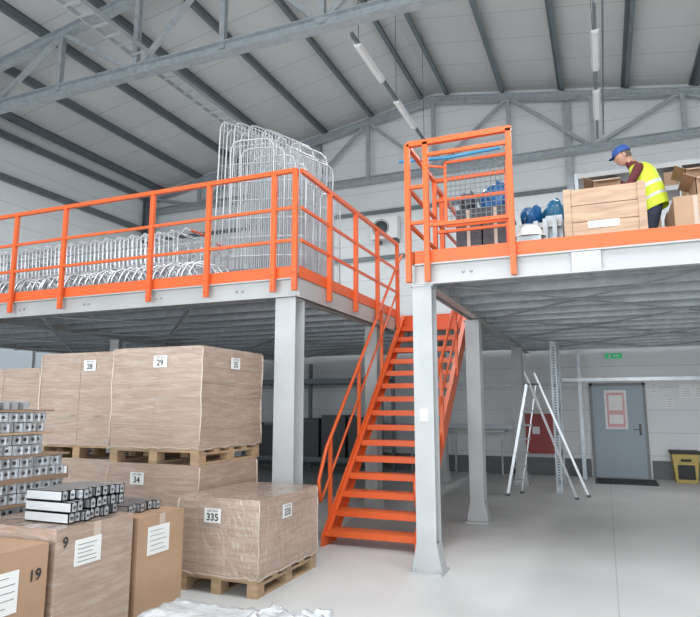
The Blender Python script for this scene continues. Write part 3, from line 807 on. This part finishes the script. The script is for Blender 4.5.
def ell(c,r,m):
    c=V(c);pts=[];N=8
    for j in range(N+1):
        for i in range(12):
            t=math.pi*j/N;a=2*math.pi*i/12
            pts.append(hc+HR@(c+V((r[0]*math.sin(t)*math.cos(a),r[1]*math.sin(t)*math.sin(a),r[2]*math.cos(t)))))
    b.add(pts,[(j*12+i,(j+1)*12+i,(j+1)*12+(i+1)%12,j*12+(i+1)%12) for j in range(N) for i in range(12)],m,True)
for s in (-1,1):
    ell((-0.080,s*0.031,0.004),(0.009,0.013,0.007),2); ell((-0.088,s*0.031,0.003),(0.0035,0.005,0.005),3)
    ell((0.010,s*0.077,-0.008),(0.018,0.009,0.032),0); ell((-0.090,s*0.033,0.024),(0.006,0.017,0.0035),1)
ell((-0.093,0,-0.058),(0.006,0.022,0.006),4)
b.build(W)
b=B('cap',[CAP]); vv=[];k=24
for j,(r,z) in enumerate([(1.09,0.035),(1.10,0.05),(1.06,0.085),(0.85,0.118),(0.5,0.134),(0.01,0.14)]):
    for i in range(k):
        a=2*math.pi*i/k; vv.append(hc+HR@V((r*0.098*math.cos(a)+0.003,r*0.08*math.sin(a),z)))
b.add(vv,[(j*k+i,j*k+(i+1)%k,(j+1)*k+(i+1)%k,(j+1)*k+i) for j in range(5) for i in range(k)],0,True)
pk=[]
for zz in (0.040,0.046):
    for i in range(9):
        a=math.pi*(0.62+0.76*i/8); pk.append(hc+HR@V((0.1*math.cos(a),0.08*math.sin(a),zz)))
    for i in range(9):
        a=math.pi*(0.62+0.76*i/8); pk.append(hc+HR@V((0.1*math.cos(a)-0.060*math.cos((i-4)/4*1.2),0.08*math.sin(a)*0.95,zz-0.012)))
f=[]
for i in range(8): f+=[(i,i+1,10+i,9+i),(18+i,27+i,28+i,19+i),(9+i,10+i,28+i,27+i)]
b.add(pk,f,0,True); b.build(W)
for (w,s) in hands:
    w=V(w); fwd=V((-0.88,-s*0.12,-0.35)).normalized(); side=V((0,-s,0)); side=(side-fwd*side.dot(fwd)).normalized(); dn=V((-0.3,0,-0.95)).normalized()
    w=w+V((0.035,s*0.015,-0.015))
    hv=[w,w+fwd*0.05,w+fwd*0.09]; he=[(0,1),(1,2)]; hr=[(0.026,0.022),(0.038,0.017),(0.038,0.015)]
    for q,ln in zip((0.032,0.011,-0.011,-0.032),(0.068,0.080,0.074,0.058)):
        a=w+fwd*0.085+side*q; c=a+(fwd*0.85+dn*0.3).normalized()*ln*0.5; c2=c+(fwd*0.45+dn*0.8).normalized()*ln*0.35; d=c2+(fwd*0.0+dn).normalized()*ln*0.3
        o=len(hv); hv+=[a,c,c2,d]; hr+=[0.0095,0.009,0.0085,0.007]; he+=[(2,o),(o,o+1),(o+1,o+2),(o+2,o+3)]
    o=len(hv); hv+=[w+fwd*0.035+side*0.042+dn*0.01,w+fwd*0.065+side*0.056+dn*0.03,w+fwd*0.09+side*0.05+dn*0.05]; hr+=[0.012,0.010,0.008]; he+=[(0,o),(o,o+1),(o+1,o+2)]
    skin_obj('hand',hv,he,hr,0,lambda c:0,[SKIN],1)

# ---------------------------------------------------------------- lights
world=bpy.data.worlds.new('World'); scene.world=world; world.use_nodes=True
bg=world.node_tree.nodes['Background']; bg.inputs[0].default_value=(0.84,0.92,1.0,1); bg.inputs[1].default_value=2.0
def area(name,loc,rot,sx,sy,e,col=(1,1,1)):
    l=bpy.data.lights.new(name,'AREA'); l.shape='RECTANGLE'; l.size=sx; l.size_y=sy; l.energy=e; l.color=col
    o=bpy.data.objects.new(name,l); o.location=loc; o.rotation_euler=rot; scene.collection.objects.link(o); return o
area('loading_door_daylight',(-2.2,-5.7,2.9),(math.radians(90+8),0,0),16,5.2,1200,(0.92,0.965,1.0))
for i,(x,y,e) in enumerate(((-3.38,10.5,130),(0.2,11.5,130),(-8,4.5,100),(3.0,3.0,230),(-1.0,3.0,210),(-8,11.5,130),(4,11,130))):  # first two sit at the luminaires, the rest are added fill without fixtures
    area('overhead_lamp_and_fill_%d'%i,(x,y,7.25),(0,0,0),0.3,3.5,e,(0.96,0.98,1.0))
for i,(x,y,e) in enumerate(((0.8,12.5,26),(3,9,26))):  # added fill lights to brighten the space below the right deck, no fixtures
    area('under_deck_fill_%d'%i,(x,y,2.8),(0,0,0),0.15,1.4,e)
# ---------------------------------------------------------------- camera
cam=bpy.data.cameras.new('camera'); co=bpy.data.objects.new('camera',cam); scene.collection.objects.link(co)
co.location=(0,0,1.6); co.rotation_euler=(math.radians(90+9.02),0,math.radians(22.3))
cam.sensor_fit='HORIZONTAL'; cam.sensor_width=36; cam.lens=36*614/700; cam.clip_end=200
scene.camera=co
